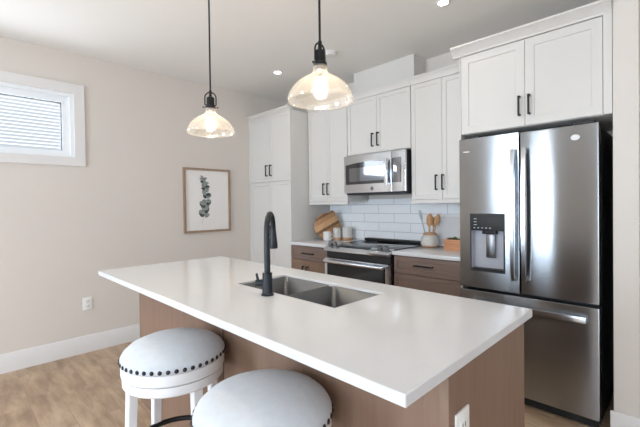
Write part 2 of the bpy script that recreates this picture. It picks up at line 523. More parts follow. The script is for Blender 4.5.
# left window: casing, vinyl frame, sash, gasket, glass
win = struct('window_1', holed(bmesh.new(), WY0 - 0.09, WY1 + 0.080, WZ0 - 0.075, WZ1 + 0.085, [(WY0, WY1, WZ0, WZ1)], 0.0, 0.017, 'x'), 'trim')
struct('window_frame', holed(bmesh.new(), WY0, WY1, WZ0, WZ1, [(WY0 + 0.03, WY1 - 0.03, WZ0 + 0.025, WZ1 - 0.03)], -0.10, 0.006, 'x'), 'vinyl', win)
struct('window_sash', holed(bmesh.new(), WY0 + 0.03, WY1 - 0.03, WZ0 + 0.025, WZ1 - 0.03, [(WY0 + 0.085, WY1 - 0.085, WZ0 + 0.055, WZ1 - 0.085)], -0.09, -0.015, 'x'), 'vinyl', win)
struct('window_gasket', holed(bmesh.new(), WY0 + 0.085, WY1 - 0.085, WZ0 + 0.055, WZ1 - 0.085, [(WY0 + 0.091, WY1 - 0.091, WZ0 + 0.058, WZ1 - 0.091)], -0.07, -0.03, 'x'), 'gasket', win)
struct('window_glass', B(-0.056, -0.050, WY0 + 0.088, WY1 - 0.088, WZ0 + 0.056, WZ1 - 0.088), 'wglass', win)


def big_window(name, h, axis, d, s, mull):
    """h = opening a0,a1,b0,b1 ; d = inner wall face ; s = +1 when the room is at larger values"""
    a0, a1, b0, b1 = h
    P = lambda lo, hi: (min(lo, hi), max(lo, hi))
    c0, c1 = P(d, d + s * 0.017)
    w = struct(name, holed(bmesh.new(), a0 - 0.08, a1 + 0.08, max(b0 - 0.08, 0.005), b1 + 0.08, [h], c0, c1, axis), 'trim')
    f0, f1 = P(d - s * 0.11, d - s * 0.01)
    n = mull; holes = []
    step = (a1 - a0) / n
    for i in range(n): holes.append((a0 + i * step + 0.05, a0 + (i + 1) * step - 0.05, b0 + 0.06, b1 - 0.06))
    struct('window_frame', holed(bmesh.new(), a0, a1, b0, b1, holes, f0, f1, axis), 'vinyl', w)
    g0, g1 = P(d - s * 0.07, d - s * 0.064)
    for q in holes:
        t = bmesh.new()
        if axis == 'y': box(t, q[0], q[1], g0, g1, q[2], q[3])
        else: box(t, g0, g1, q[0], q[1], q[2], q[3])
        struct('window_glass', t, 'wglass', w)
    return w
big_window('window_2', F1, 'y', YF, 1, 1)
big_window('added_window_3', F2, 'y', YF, 1, 3)  # unseen window, added to bring in more light
big_window('added_window_4', R1, 'x', XR, -1, 2)  # unseen window in the right wall, added for side light

# neighbour's siding seen through the left window
t = bmesh.new(); z = 1.2; p = [(-4.25, 1.2)]
poly = []
while z < 5.6:
    poly += [(-4.0, z), (-4.012, z + 0.058)]; z += 0.058
poly = [(-4.25, 1.2)] + poly + [(-4.25, z)]
prism(t, poly, -8.5, 3.0, 'y')
nb = thing('neighbouring_house', (-4.1, -2.7, 1.2), 'white horizontal siding of the house outside, seen through the left window', 'house')
obj('siding', t, 'siding', nb)

# tiles behind the worktop
struct('trim_1', B(0.80, 2.74, -0.008, 0.0, 0.9, 1.36), 'tile')

# ------------------------------------------------------------------ cabinet helpers
def pull_v(x, z0, z1, yf, parent):
    t = bmesh.new()
    box(t, x - 0.0055, x + 0.0055, yf - 0.034, yf - 0.024, z0, z1, bev=0.0015)
    for zz in (z0 + 0.006, z1 - 0.006): box(t, x - 0.005, x + 0.005, yf - 0.026, yf, zz - 0.006, zz + 0.006)
    return obj('handle', t, 'black', parent)


def pull_h(x0, x1, z, yf, parent):
    t = bmesh.new()
    box(t, x0, x1, yf - 0.034, yf - 0.024, z - 0.0055, z + 0.0055, bev=0.0015)
    for xx in (x0 + 0.012, x1 - 0.012): box(t, xx - 0.006, xx + 0.006, yf - 0.026, yf, z - 0.005, z + 0.005)
    return obj('handle', t, 'black', parent)


def crown(x0, x1, yf, z0, z1, left=False, over=0.03):
    """moulding along the front, profile leaning out towards the top"""
    t = bmesh.new()
    pr = [(yf + 0.03, z0), (yf - 0.004, z0), (yf - 0.004, z0 + 0.012), (yf - over * 0.75, z1 - 0.016), (yf - over, z1 - 0.012), (yf - over, z1), (yf + 0.03, z1)]
    prism(t, pr, x0 - (over if left else 0), x1, 'x')
    if left:
        pr2 = [(x0 + 0.03, z0), (x0 - 0.004, z0), (x0 - 0.004, z0 + 0.012), (x0 - over * 0.75, z1 - 0.016), (x0 - over, z1 - 0.012), (x0 - over, z1), (x0 + 0.03, z1)]
        prism(t, pr2, yf + 0.028, -0.385, 'y')
    return t

# tall pantry cabinet
YP = -0.61
pc = thing('tall_cabinet', (0.40, -0.3, 0), 'white floor-to-crown pantry cabinet in the corner beside the framed print', 'cabinet')
t = bmesh.new(); box(t, 0.003, 0.79, YP + 0.02, -0.003, 0.10, 2.352, bev=0.001); box(t, 0.003, 0.79, YP + 0.08, -0.003, 0.001, 0.10)
obj('body', t, 'cab', pc)
t = bmesh.new(); box(t, 0.003, 0.025, YP, YP + 0.02, 0.10, 2.352); obj('filler_strip', t, 'cab', pc)
for (z0, z1, hz) in ((1.582, 2.345, (1.645, 1.775)), (0.11, 1.577, None)):
    for (x0, x1, hx) in ((0.028, 0.4055, 0.372), (0.4085, 0.787, 0.447)):
        d = obj('door', shaker(x0, x1, z0, z1, YP), 'cab', pc)
        if hz: pull_v(hx, hz[0], hz[1], YP, d)
        else: pull_v(hx, 0.95, 1.08, YP, d)
obj('crown_moulding', crown(0.003, 0.79, YP, 2.348, 2.392), 'cab', pc)

# wall cabinets
YU = -0.35


def wall_cab(x0, x1, z0, hx, hz, label, cl=None, cr=None, rail=True):
    w = thing('wall_cabinet', ((x0 + x1) / 2, -0.17, z0), label, 'cabinet', 'white wall cabinets')
    obj('body', B(x0 + 0.0005, x1 - 0.0005, YU + 0.02, -0.009, z0, 2.352, bev=0.001), 'cab', w)
    xm = (x0 + x1) / 2
    for (a, b, h) in ((x0 + 0.003, xm - 0.0015, hx[0]), (xm + 0.0015, x1 - 0.003, hx[1])):
        d = obj('door', shaker(a, b, z0 + 0.003, 2.345, YU, rail=0.05), 'cab', w)
        pull_v(h, hz[0], hz[1], YU, d)
    if rail: obj('light_rail', B(x0 + 0.002, x1 - 0.001, YU - 0.002, YU + 0.018, z0 - 0.032, z0 - 0.0005, bev=0.002), 'cab', w)
    obj('crown_moulding', crown(x0, x1, YU, 2.348, 2.412, over=0.028), 'cab', w)
    return w
wall_cab(0.797, 1.378, 1.34, (1.045, 1.107), (1.413, 1.538), 'white two-door wall cabinet between the pantry cabinet and the microwave')
wall_cab(1.380, 2.118, 1.80, (1.706, 1.769), (1.860, 1.989), 'short white two-door wall cabinet directly above the microwave', rail=False)
wall_cab(2.120, 2.70, 1.34, (2.363, 2.421), (1.418, 1.547), 'white two-door wall cabinet above the utensil crock, next to the refrigerator')

# cabinet over the refrigerator
YC = -0.66
fc = thing('refrigerator_cabinet', (3.13, -0.33, 1.79), 'deep white two-door cabinet over the stainless refrigerator', 'cabinet')
obj('body', B(2.712, 3.562, YC + 0.02, -0.003, 1.79, 2.352, bev=0.001), 'cab', fc)
obj('side_panel', B(2.702, 2.711, YC + 0.004, -0.003, 0.001, 2.352), 'cab', fc)
for (a, b, h) in ((2.716, 3.1265, 3.099), (3.1295, 3.524, 3.156)):
    d = obj('door', shaker(a, b, 1.793, 2.335, YC, rail=0.072), 'cab', fc)
    pull_v(h, 1.855, 1.981, YC, d)
obj('filler_strip', B(3.527, 3.566, YC - 0.002, YC + 0.018, 1.79, 2.352), 'cab', fc)
obj('crown_moulding', crown(2.702, 3.566, YC, 2.340, 2.408, left=True, over=0.045), 'cab', fc)

# base cabinets
YB = -0.63


def carcass(x0, x1, w):
    t = bmesh.new(); box(t, x0, x1, YB + 0.02, -0.009, 0.105, 0.882); box(t, x0, x1, YB + 0.09, -0.009, 0.001, 0.105)
    obj('body', t, 'brown', w)
b1 = thing('base_cabinet', (1.07, -0.3, 0), 'brown wooden base cabinet left of the range, one drawer over two doors', 'cabinet', 'brown base cabinets')
carcass(0.794, 1.36, b1)
d = obj('drawer', shaker(0.80, 1.355, 0.738, 0.876, YB, rail=0.04), 'brownx', b1); pull_h(0.991, 1.157, 0.805, YB, d)
for (a, b, h) in ((0.80, 1.034, 1.006), (1.038, 1.355, 1.066)):
    d = obj('door', shaker(a, b, 0.112, 0.732, YB, rail=0.055), 'brown', b1); pull_v(h, 0.545, 0.672, YB, d)
b2 = thing('base_cabinet', (2.41, -0.3, 0), 'brown wooden base cabinet with drawers between the range and the refrigerator', 'cabinet', 'brown base cabinets')
carcass(2.112, 2.70, b2)
for (z0, z1, hz) in ((0.738, 0.876, 0.815), (0.425, 0.732, 0.575), (0.112, 0.419, 0.345)):
    d = obj('drawer', shaker(2.118, 2.694, z0, z1, YB, rail=0.045), 'brownx', b2); pull_h(2.314, 2.478, hz, YB, d)

solo('worktop', B(0.793, 1.362, -0.645, -0.010, 0.884, 0.914, bev=0.003), 'quartz', (1.07, -0.33, 0.884), 'short white quartz worktop left of the range, under the round wooden board', 'worktop')
solo('worktop', B(2.108, 2.70, -0.645, -0.010, 0.884, 0.914, bev=0.003), 'quartz', (2.4, -0.33, 0.884), 'short white quartz worktop right of the range, under the utensil crock', 'worktop')

# ------------------------------------------------------------------ microwave
mw = thing('microwave', (1.745, -0.2, 1.41), 'stainless over-the-range microwave fixed under the short wall cabinet', 'microwave')
X0, X1, Z0, Z1, YM = 1.392, 2.102, 1.412, 1.785, -0.42
obj('body', B(X0, X1, YM + 0.03, -0.010, Z0, Z1, bev=0.002), 'blk', mw)
n = 14
arc = lambda x: 1.692 + 0.022 * math.sin(PI * (x - X0) / (1.93 - X0))
poly = [(X0 + 0.022, 1.502), (1.915, 1.502)] + [(1.915 - (1.915 - X0 - 0.022) * i / n, arc(1.915 - (1.915 - X0 - 0.022) * i / n)) for i in range(n + 1)]
door = obj('door', B(X0, 1.957, YM, YM + 0.029, Z0 + 0.006, Z1, bev=0.003), 'steel2', mw)
obj('window', PR(poly, YM - 0.0015, YM + 0.004, 'y'), 'mirrord', door)
obj('mesh_screen', B(X0 + 0.07, 1.90, YM - 0.003, YM - 0.0016, 1.53, 1.662), 'mirror', door)
hb = bmesh.new(); box(hb, 1.905, 1.935, YM - 0.045, YM - 0.03, 1.475, 1.725, bev=0.005)
for zz in (1.49, 1.71): box(hb, 1.912, 1.928, YM - 0.032, YM, zz - 0.01, zz + 0.01)
obj('handle', hb, 'steel2', door)
em = bmesh.new(); tmp = L([(0, 0.003), (0.016, 0.003), (0.0185, 0), (0.0185, -0.004)], seg=24)
bmesh.ops.rotate(tmp, cent=(0, 0, 0), matrix=Matrix.Rotation(PI / 2, 3, 'X'), verts=tmp.verts); bmesh.ops.translate(tmp, vec=(1.739, YM, 1.455), verts=tmp.verts); merge(em, tmp)
bd = obj('round_emblem', em, 'badged', door)
panel = obj('control_panel', B(1.959, X1, YM, YM + 0.029, Z0 + 0.006, Z1, bev=0.003), 'steel2', mw)
obj('keypad_glass', B(1.963, 2.062, YM - 0.0015, YM + 0.004, 1.50, 1.722, bev=0.0008), 'mirror', panel)
obj('vent_grille', B(X0 + 0.01, X1 - 0.01, YM + 0.03, -0.02, Z0 - 0.012, Z0, bev=0.001), 'blk', mw)

# ------------------------------------------------------------------ range
rg = thing('range', (1.733, -0.33, 0), 'stainless slide-in range with black glass top under the microwave', 'range')
X0, X1 = 1.3645, 2.1035
obj('body', B(X0 + 0.002, X1 - 0.002, -0.635, -0.012, 0.02, 0.898), 'blk', rg)
ck = obj('cooktop', B(X0 + 0.001, X1 + 0.004, -0.60, -0.012, 0.9145, 0.9215, bev=0.002), 'bglass', rg)
for (cx, cy, r) in ((1.54, -0.45, 0.095), (1.92, -0.45, 0.11), (1.54, -0.20, 0.075), (1.92, -0.20, 0.075)):
    t = bmesh.new(); ring(t, (cx, cy, 0.9216), r, 0.0012, 40, 6); obj('burner_mark', t, 'gglass', ck)
obj('vent_trim', B(X0 + 0.02, X1 - 0.002, -0.095, -0.03, 0.9216, 0.948, bev=0.006), 'black', rg)
cp = obj('control_panel', PR([(-0.60, 0.9145), (-0.60, 0.9225), (-0.665, 0.908), (-0.70, 0.888), (-0.70, 0.868), (-0.63, 0.862), (-0.63, 0.898)], X0, X1, 'x', bev=0.002), 'steel2', rg)
dmat = Matrix.Translation((1.70, -0.634, 0.9155)) @ Matrix.Rotation(math.atan2(0.0145, 0.065), 4, 'X')
obj('display', B(-0.19, 0.17, -0.028, 0.026, -0.001, 0.0022, mtx=dmat), 'bglass', cp)
for kx in (1.405, 1.465, 1.985, 2.05):
    t = L([(0, 0.034), (0.018, 0.036), (0.021, 0.032), (0.023, 0.008), (0.027, 0.006), (0.027, 0.0)], seg=24)
    box(t, -0.004, 0.004, -0.017, 0.017, 0.030, 0.039, bev=0.001)
    bmesh.ops.rotate(t, cent=(0, 0, 0), matrix=Matrix.Rotation(0.30, 3, 'X'), verts=t.verts)
    bmesh.ops.translate(t, vec=(kx, -0.640, 0.9135), verts=t.verts)
    obj('knob', t, 'darksteel', cp)
obj('vent_band', B(X0 + 0.003, X1 - 0.003, -0.655, -0.636, 0.805, 0.862), 'blk', rg)
od = obj('oven_door', holed(bmesh.new(), X0 + 0.003, X1 - 0.003, 0.235, 0.80, [(X0 + 0.035, X1 - 0.035, 0.30, 0.765)], -0.69, -0.636, 'y', pocket=-0.683), 'steel2', rg)
obj('oven_window', B(X0 + 0.036, X1 - 0.036, -0.6885, -0.6835, 0.301, 0.764), 'bglass', od)
t = bmesh.new(); tube(t, [(X0 + 0.03, -0.726, 0.774), (X1 - 0.03, -0.726, 0.774)], 0.016, 16)
for xx in (X0 + 0.05, X1 - 0.05): box(t, xx - 0.012, xx + 0.012, -0.726, -0.69, 0.765, 0.783, bev=0.002)
obj('oven_handle', t, 'steel2', od)
obj('warming_drawer', B(X0 + 0.003, X1 - 0.003, -0.69, -0.636, 0.06, 0.228, bev=0.003), 'steel2', rg)

# ------------------------------------------------------------------ refrigerator
fr = thing('refrigerator', (3.12, -0.36, 0), 'tall stainless french-door refrigerator with a water dispenser, beside the right wall', 'refrigerator')
YD = -0.70
obj('body', B(2.735, 3.502, -0.622, -0.03, 0.02, 1.735, bev=0.003), 'blk', fr)
LX0, LX1, RX0, RX1 = 2.717, 3.102, 3.110, 3.512
ld = obj('door', holed(bmesh.new(), LX0, LX1, 0.727, 1.748, [(2.797, 3.010, 0.848, 1.226)], YD, -0.627, 'y', pocket=YD + 0.055), 'steel', fr)
rd = obj('door', B(RX0, RX1, YD, -0.627, 0.727, 1.745, bev=0.006, seg=3), 'steel', fr)
fz = obj('freezer_drawer', B(LX0, RX1, YD, -0.627, 0.072, 0.706, bev=0.006, seg=3), 'steel', fr)
obj('door_seal', B(2.74, 3.50, -0.6265, -0.6225, 0.08, 1.72), 'blk', fr)
obj('toe_grille', B(2.75, 3.495, -0.655, -0.6, 0.012, 0.071), 'blk', fr)
for hx in (2.80, 3.44): obj('hinge_cover', B(hx - 0.05, hx + 0.05, -0.69, -0.60, 1.749, 1.765, bev=0.003), 'blk', fr)


def fr_handle(x0, x1, z0, z1, parent):
    t = bmesh.new(); n = 14
    poly = []
    for i in range(n + 1):
        q = i / n; poly.append((YD - 0.036 - 0.026 * math.sin(PI * q) ** 0.6, z0 + (z1 - z0) * q))
    for i in range(n, -1, -1):
        q = i / n; poly.append((YD - 0.020 - 0.024 * math.sin(PI * q) ** 0.6, z0 + (z1 - z0) * q))
    prism(t, poly, x0, x1, 'x')
    for zz in (z0 + 0.018, z1 - 0.018): box(t, x0 + 0.004, x1 - 0.004, YD - 0.034, YD, zz - 0.016, zz + 0.016, bev=0.003)
    return obj('handle', t, 'steel3', parent)
fr_handle(3.063, 3.085, 0.81, 1.642, ld)
fr_handle(3.129, 3.151, 0.81, 1.646, rd)
t = bmesh.new(); box(t, 2.79, 3.456, YD - 0.055, YD - 0.038, 0.622, 0.656, bev=0.0025)
for xx in (2.81, 3.436): box(t, xx - 0.014, xx + 0.014, YD - 0.042, YD, 0.63, 0.648, bev=0.003)
obj('freezer_handle', t, 'steel2', fz)
t = bmesh.new(); box(t, 2.7975, 3.0095, YD + 0.0505, YD + 0.0545, 0.8485, 1.1175)
box(t, 2.7975, 2.8005, YD + 0.002, YD + 0.0504, 0.8485, 1.1175); box(t, 3.0065, 3.0095, YD + 0.002, YD + 0.0504, 0.8485, 1.1175)
obj('recess_liner', t, 'liner', ld)
obj('recess_bezel', holed(bmesh.new(), 2.790, 3.017, 0.841, 1.233, [(2.7985, 3.0085, 0.849, 1.225)], YD - 0.0025, YD - 0.0002, 'y'), 'gasket', ld)
dp = obj('dispenser_panel', B(2.799, 3.008, YD - 0.001, YD + 0.03, 1.118, 1.2245, bev=0.002), 'blk', ld)
t = bmesh.new()
for i in range(5): box(t, 2.815 + i * 0.026, 2.825 + i * 0.026, YD - 0.0025, YD - 0.0012, 1.133, 1.139)
for i in range(3): box(t, 2.815, 2.835, YD - 0.0025, YD - 0.0012, 1.155 + i * 0.02, 1.159 + i * 0.02)
obj('control_icons', t, 'disp', dp)
t = bmesh.new(); box(t, 2.868, 2.958, YD + 0.004, YD + 0.05, 1.095, 1.117, bev=0.004); obj('nozzle_cover', t, 'black', ld)
t = bmesh.new(); box(t, 2.888, 2.946, YD + 0.02, YD + 0.034, 0.935, 1.0945, bev=0.004); obj('dispenser_paddle', t, 'darksteel', ld)
t = bmesh.new(); box(t, 2.801, 3.006, YD - 0.004, YD + 0.05, 0.85, 0.862, bev=0.002); obj('drip_tray', t, 'blk', ld)


def disc_y(x, y, z, r, th, seg=28, sx=1.0):
    t = L([(0, th), (r * 0.94, th), (r, th * 0.5), (r, 0)], seg=seg)
    bmesh.ops.rotate(t, cent=(0, 0, 0), matrix=Matrix.Rotation(PI / 2, 3, 'X'), verts=t.verts)
    for v in t.verts: v.co.x *= sx
    bmesh.ops.translate(t, vec=(x, y, z), verts=t.verts); return t
bg_ = obj('oval_badge', disc_y(3.402, YD, 1.674, 0.017, 0.003, sx=1.35), 'badge', rd)
t = bmesh.new(); box(t, 2.745, 2.788, YD - 0.0012, YD + 0.001, 1.656, 1.662); obj('small_name_plate', t, 'badge', ld)

# ------------------------------------------------------------------ island
IX0, IX1, IY0, IY1 = 1.261, 3.465, -2.598, -1.746
SX0, SX1, SY0, SY1 = 2.246, 2.918, -2.222, -1.902
ct = solo('island_countertop', holed(bmesh.new(), IX0, IX1, IY0, IY1, [(SX0, SX1, SY0, SY1)], 0.885, 0.914, 'z'), 'quartz', (2.36, -2.17, 0.885), 'long white quartz island countertop with the sink set into it', 'countertop')
bv = ct.modifiers.new('eased_edges', 'BEVEL'); bv.width = 0.0025; bv.segments = 2; bv.limit_method = 'ANGLE'
isl = thing('kitchen_island', (2.35, -2.05, 0), 'brown wooden island body under the long white countertop', 'island')
PY = -2.359
bp = bmesh.new()
box(bp, 1.262, 2.330, PY, PY + 0.02, 0.001, 0.8845); box(bp, 2.339, 3.414, PY, PY + 0.02, 0.001, 0.8845)
obj('back_panel', bp, 'brown', isl)
obj('corner_post', B(3.4145, 3.442, PY - 0.004, PY + 0.05, 0.001, 0.8845, bev=0.002), 'brown', isl)
obj('end_panel', B(3.421, 3.440, PY + 0.0505, -1.760, 0.001, 0.8845), 'brown', isl)
obj('end_panel', B(1.262, 1.288, PY + 0.0205, -1.79, 0.001, 0.8845), 'brown', isl)
obj('body', B(1.289, 3.411, -2.31, -1.80, 0.10, 0.60), 'dark', isl)
for (a, b) in ((1.292, 1.80), (1.804, 2.23), (2.236, 2.58), (2.584, 2.93), (2.936, 3.408)):
    t = bmesh.new(); tmp = shaker(-b, -a, 0.112, 0.876, 1.762, rail=0.055)
    bmesh.ops.rotate(tmp, cent=(0, 0, 0), matrix=Matrix.Rotation(PI, 3, 'Z'), verts=tmp.verts); merge(t, tmp)
    d = obj('door', t, 'brown', isl)
    tt = bmesh.new(); box(tt, b - 0.045, b - 0.035, -1.738, -1.728, 0.68, 0.81, bev=0.0015)
    for zz in (0.69, 0.80): box(tt, b - 0.045, b - 0.035, -1.73, -1.762, zz - 0.005, zz + 0.005)
    obj('handle', tt, 'black', d)


def outlet(name, loc, rz, label, w=0.076, h=0.113):
    """plate facing local -y"""
    o = thing(name, loc, label, 'outlet', None, rz)
    pl = obj('cover_plate', B(-w / 2, w / 2, -0.006, 0.0, -h / 2, h / 2, bev=0.002), 'plate', o, local=True)
    for zz in (-0.022, 0.022):
        rcp = obj('socket', B(-0.018, 0.018, -0.0085, -0.0055, zz - 0.0165, zz + 0.0165, bev=0.002), 'plate', o, local=True)
        t = bmesh.new()
        box(t, -0.009, -0.006, -0.0092, -0.008, zz - 0.004, zz + 0.008); box(t, 0.006, 0.009, -0.0092, -0.008, zz - 0.004, zz + 0.008); box(t, -0.003, 0.003, -0.0092, -0.008, zz - 0.012, zz - 0.007)
        obj('slots', t, 'slot', rcp, local=True)
    return o
outlet('wall_outlet', (0.0005, -2.374, 0.441), PI / 2, 'white wall outlet low on the left wall above the baseboard')
outlet('island_outlet', (3.4405, -2.290, 0.690), PI / 2, 'white outlet on the brown end panel of the island', 0.08, 0.125)

# ------------------------------------------------------------------ sink
sk = thing('sink', (2.58, -2.06, 0.70), 'stainless undermount double-bowl sink set into the island countertop', 'sink')


def bowl(x0, x1, y0, y1, zt, zb, r=0.028):
    """open rounded bowl, walls with thickness given by a solidify modifier"""
    t = bmesh.new(); n = 6; loops = []
    def loop(ix, rr, z):
        a0, a1, c0, c1 = x0 + ix, x1 - ix, y0 + ix, y1 - ix; vs = []
        for (cx, cy, s) in ((a1 - rr, c1 - rr, 0), (a0 + rr, c1 - rr, 1), (a0 + rr, c0 + rr, 2), (a1 - rr, c0 + rr, 3)):
            for k in range(n + 1):
                a = PI / 2 * (s + k / n); vs.append(t.verts.new((cx + rr * math.cos(a), cy + rr * math.sin(a), z)))
        return vs
    loops = [loop(0, r, zt), loop(0.004, r, zb + 0.03), loop(0.010, r, zb + 0.012), loop(0.03, r, zb)]
    for a, b in zip(loops, loops[1:]):
        for i in range(len(a)): t.faces.new((a[i], b[i], b[(i + 1) % len(a)], a[(i + 1) % len(a)]))
    t.faces.new(loops[-1])
    bmesh.ops.recalc_face_normals(t, faces=t.faces)
    bmesh.ops.reverse_faces(t, faces=t.faces)
    return t
for (x0, x1) in ((SX0 + 0.002, 2.596), (2.616, SX1 - 0.002)):
    o = obj('bowl', bowl(x0, x1, SY0 + 0.002, SY1 - 0.002, 0.903, 0.69, 0.022), 'sink', sk)
    md = o.modifiers.new('wall_thickness', 'SOLIDIFY'); md.thickness = 0.002; md.offset = -1
    cx, cy = (x0 + x1) / 2, -2.03
    t = L([(0, 0.693), (0.03, 0.693), (0.04, 0.6965), (0.043, 0.6945), (0.043, 0.691)], (cx, cy, 0), 32)
    obj('drain', t, 'steel2', o)
obj('divider', B(2.5965, 2.6155, SY0 + 0.003, SY1 - 0.003, 0.872, 0.898, bev=0.004), 'sink', sk)

# ------------------------------------------------------------------ faucet
FX, FY = 2.566, -2.272
fa = thing('faucet', (FX, FY, 0.914), 'tall matte black pull-down faucet standing at the sink on the island', 'faucet')
t = L([(0, 0.001), (0.0275, 0.001), (0.0275, 0.006), (0.023, 0.010), (0.0215, 0.09), (0.0215, 0.098), (0.014, 0.101), (0, 0.101)], (FX, FY, 0.914), 32)
obj('base', t, 'matte', fa)
dv = Vector((-0.66, 0.75, 0)).normalized(); R = 0.075
pts = [(FX, FY, 1.012), (FX, FY, 1.12)]
zc = 1.192
for i in range(0, 19):
    a = PI * i / 18
    q = Vector((FX, FY, 0)) + dv * (R - R * math.cos(a)); pts.append((q.x, q.y, zc + R * math.sin(a)))
e = Vector((FX, FY, 0)) + dv * 2 * R
obj('neck', T(pts, [0.0135] * 2 + [0.0125] * 19, 18), 'matte', fa)
obj('spray_head', L([(0, 0.0), (0.013, 0.0), (0.0145, -0.02), (0.019, -0.065), (0.020, -0.085), (0.018, -0.09), (0, -0.09)], (e.x, e.y, zc - 0.001), 28), 'matte', fa)
side = Vector((-0.83, -0.56, 0))
hub0 = Vector((FX, FY, 0.966)) + side * 0.018; hub1 = hub0 + side * 0.034
lv = obj('lever_handle', T([hub0, hub1], 0.0155, 18), 'matte', fa)
obj('lever_blade', T([hub1 - side * 0.010 + Vector((0, 0, 0.008)), hub1 - side * 0.006 + Vector((0, 0, 0.024)), hub1 - side * 0.002 + Vector((0, 0, 0.042))], [0.007, 0.006, 0.005], 10), 'matte', lv)

# ------------------------------------------------------------------ stools
def make_stool(loc, rz, label):
    s = thing('bar_stool', loc, label, 'stool', 'round upholstered stools at the island', rz)
    s.scale = (0.978, 0.978, 1.014)
    R = 0.212; zn = 0.676
    cu = obj('cushion', L([(0, zn + 0.070), (0.05, zn + 0.069), (0.10, zn + 0.065), (0.145, zn + 0.057), (0.18, zn + 0.043), (0.203, zn + 0.024), (0.212, zn + 0.008), (0.213, zn - 0.006), (R - 0.004, zn - 0.014), (0, zn - 0.014)], seg=72), 'fabric', s, local=True, angle=60)
    for k in range(44):
        a = 2 * PI * k / 44
        t = L([(0, 0.0055), (0.0048, 0.0048), (0.0076, 0.0026), (0.0086, 0)], seg=10)
        bmesh.ops.rotate(t, cent=(0, 0, 0), matrix=Matrix.Rotation(PI / 2, 3, 'Y'), verts=t.verts)
        bmesh.ops.rotate(t, cent=(0, 0, 0), matrix=Matrix.Rotation(a, 3, 'Z'), verts=t.verts)
        bmesh.ops.translate(t, vec=(0.2125 * math.cos(a), 0.2125 * math.sin(a), zn), verts=t.verts)
        obj('nailhead', t, 'nail', cu, local=True)
    obj('seat_ring', L([(0, zn - 0.0145), (R - 0.003, zn - 0.0145), (R - 0.002, zn - 0.020), (R - 0.002, zn - 0.054), (R - 0.006, zn - 0.058), (0, zn - 0.058)], seg=72), 'stoolw', s, local=True)
    obj('swivel_plate', L([(0, zn - 0.0582), (0.12, zn - 0.0582), (0.12, zn - 0.062), (0, zn - 0.062)], seg=40), 'black', s, local=True)
    obj('apron', L([(0, zn - 0.0622), (0.203, zn - 0.0622), (0.205, zn - 0.066), (0.205, zn - 0.094), (0.202, zn - 0.098), (0, zn - 0.098)], seg=72), 'stoolw', s, local=True)
    for k in range(4):
        a = PI / 2 * k
        t = bmesh.new(); bmesh.ops.create_cube(t, size=1)
        for v in t.verts:
            top = v.co.z > 0
            w = 0.036 if top else 0.030
            off = 0.180 if top else 0.203
            v.co = Vector((off + v.co.x * w, v.co.y * w * 1.1, (zn - 0.0985) if top else 0.001))
        bmesh.ops.bevel(t, geom=t.edges[:], offset=0.003, segments=2, affect='EDGES')
        bmesh.ops.rotate(t, cent=(0, 0, 0), matrix=Matrix.Rotation(a, 3, 'Z'), verts=t.verts)
        obj('leg', t, 'stoolw', s, local=True)
    t = bmesh.new(); ring(t, (0, 0, 0.30), 0.176, 0.011, 64, 12)
    obj('footrest_ring', t, 'black', s, local=True)
    return s
# front leg points between the camera direction and the right
st1 = make_stool((2.314, -2.580, 0), math.radians(3), 'round pale fabric bar stool with a dark nailhead rim, the farther one at the island')
st2 = copytree(st1); st2.location = (2.954, -2.582, 0); st2.rotation_euler.z = math.radians(0)
st2['label'] = 'round pale fabric bar stool nearest the camera, cut by the bottom of the photo'

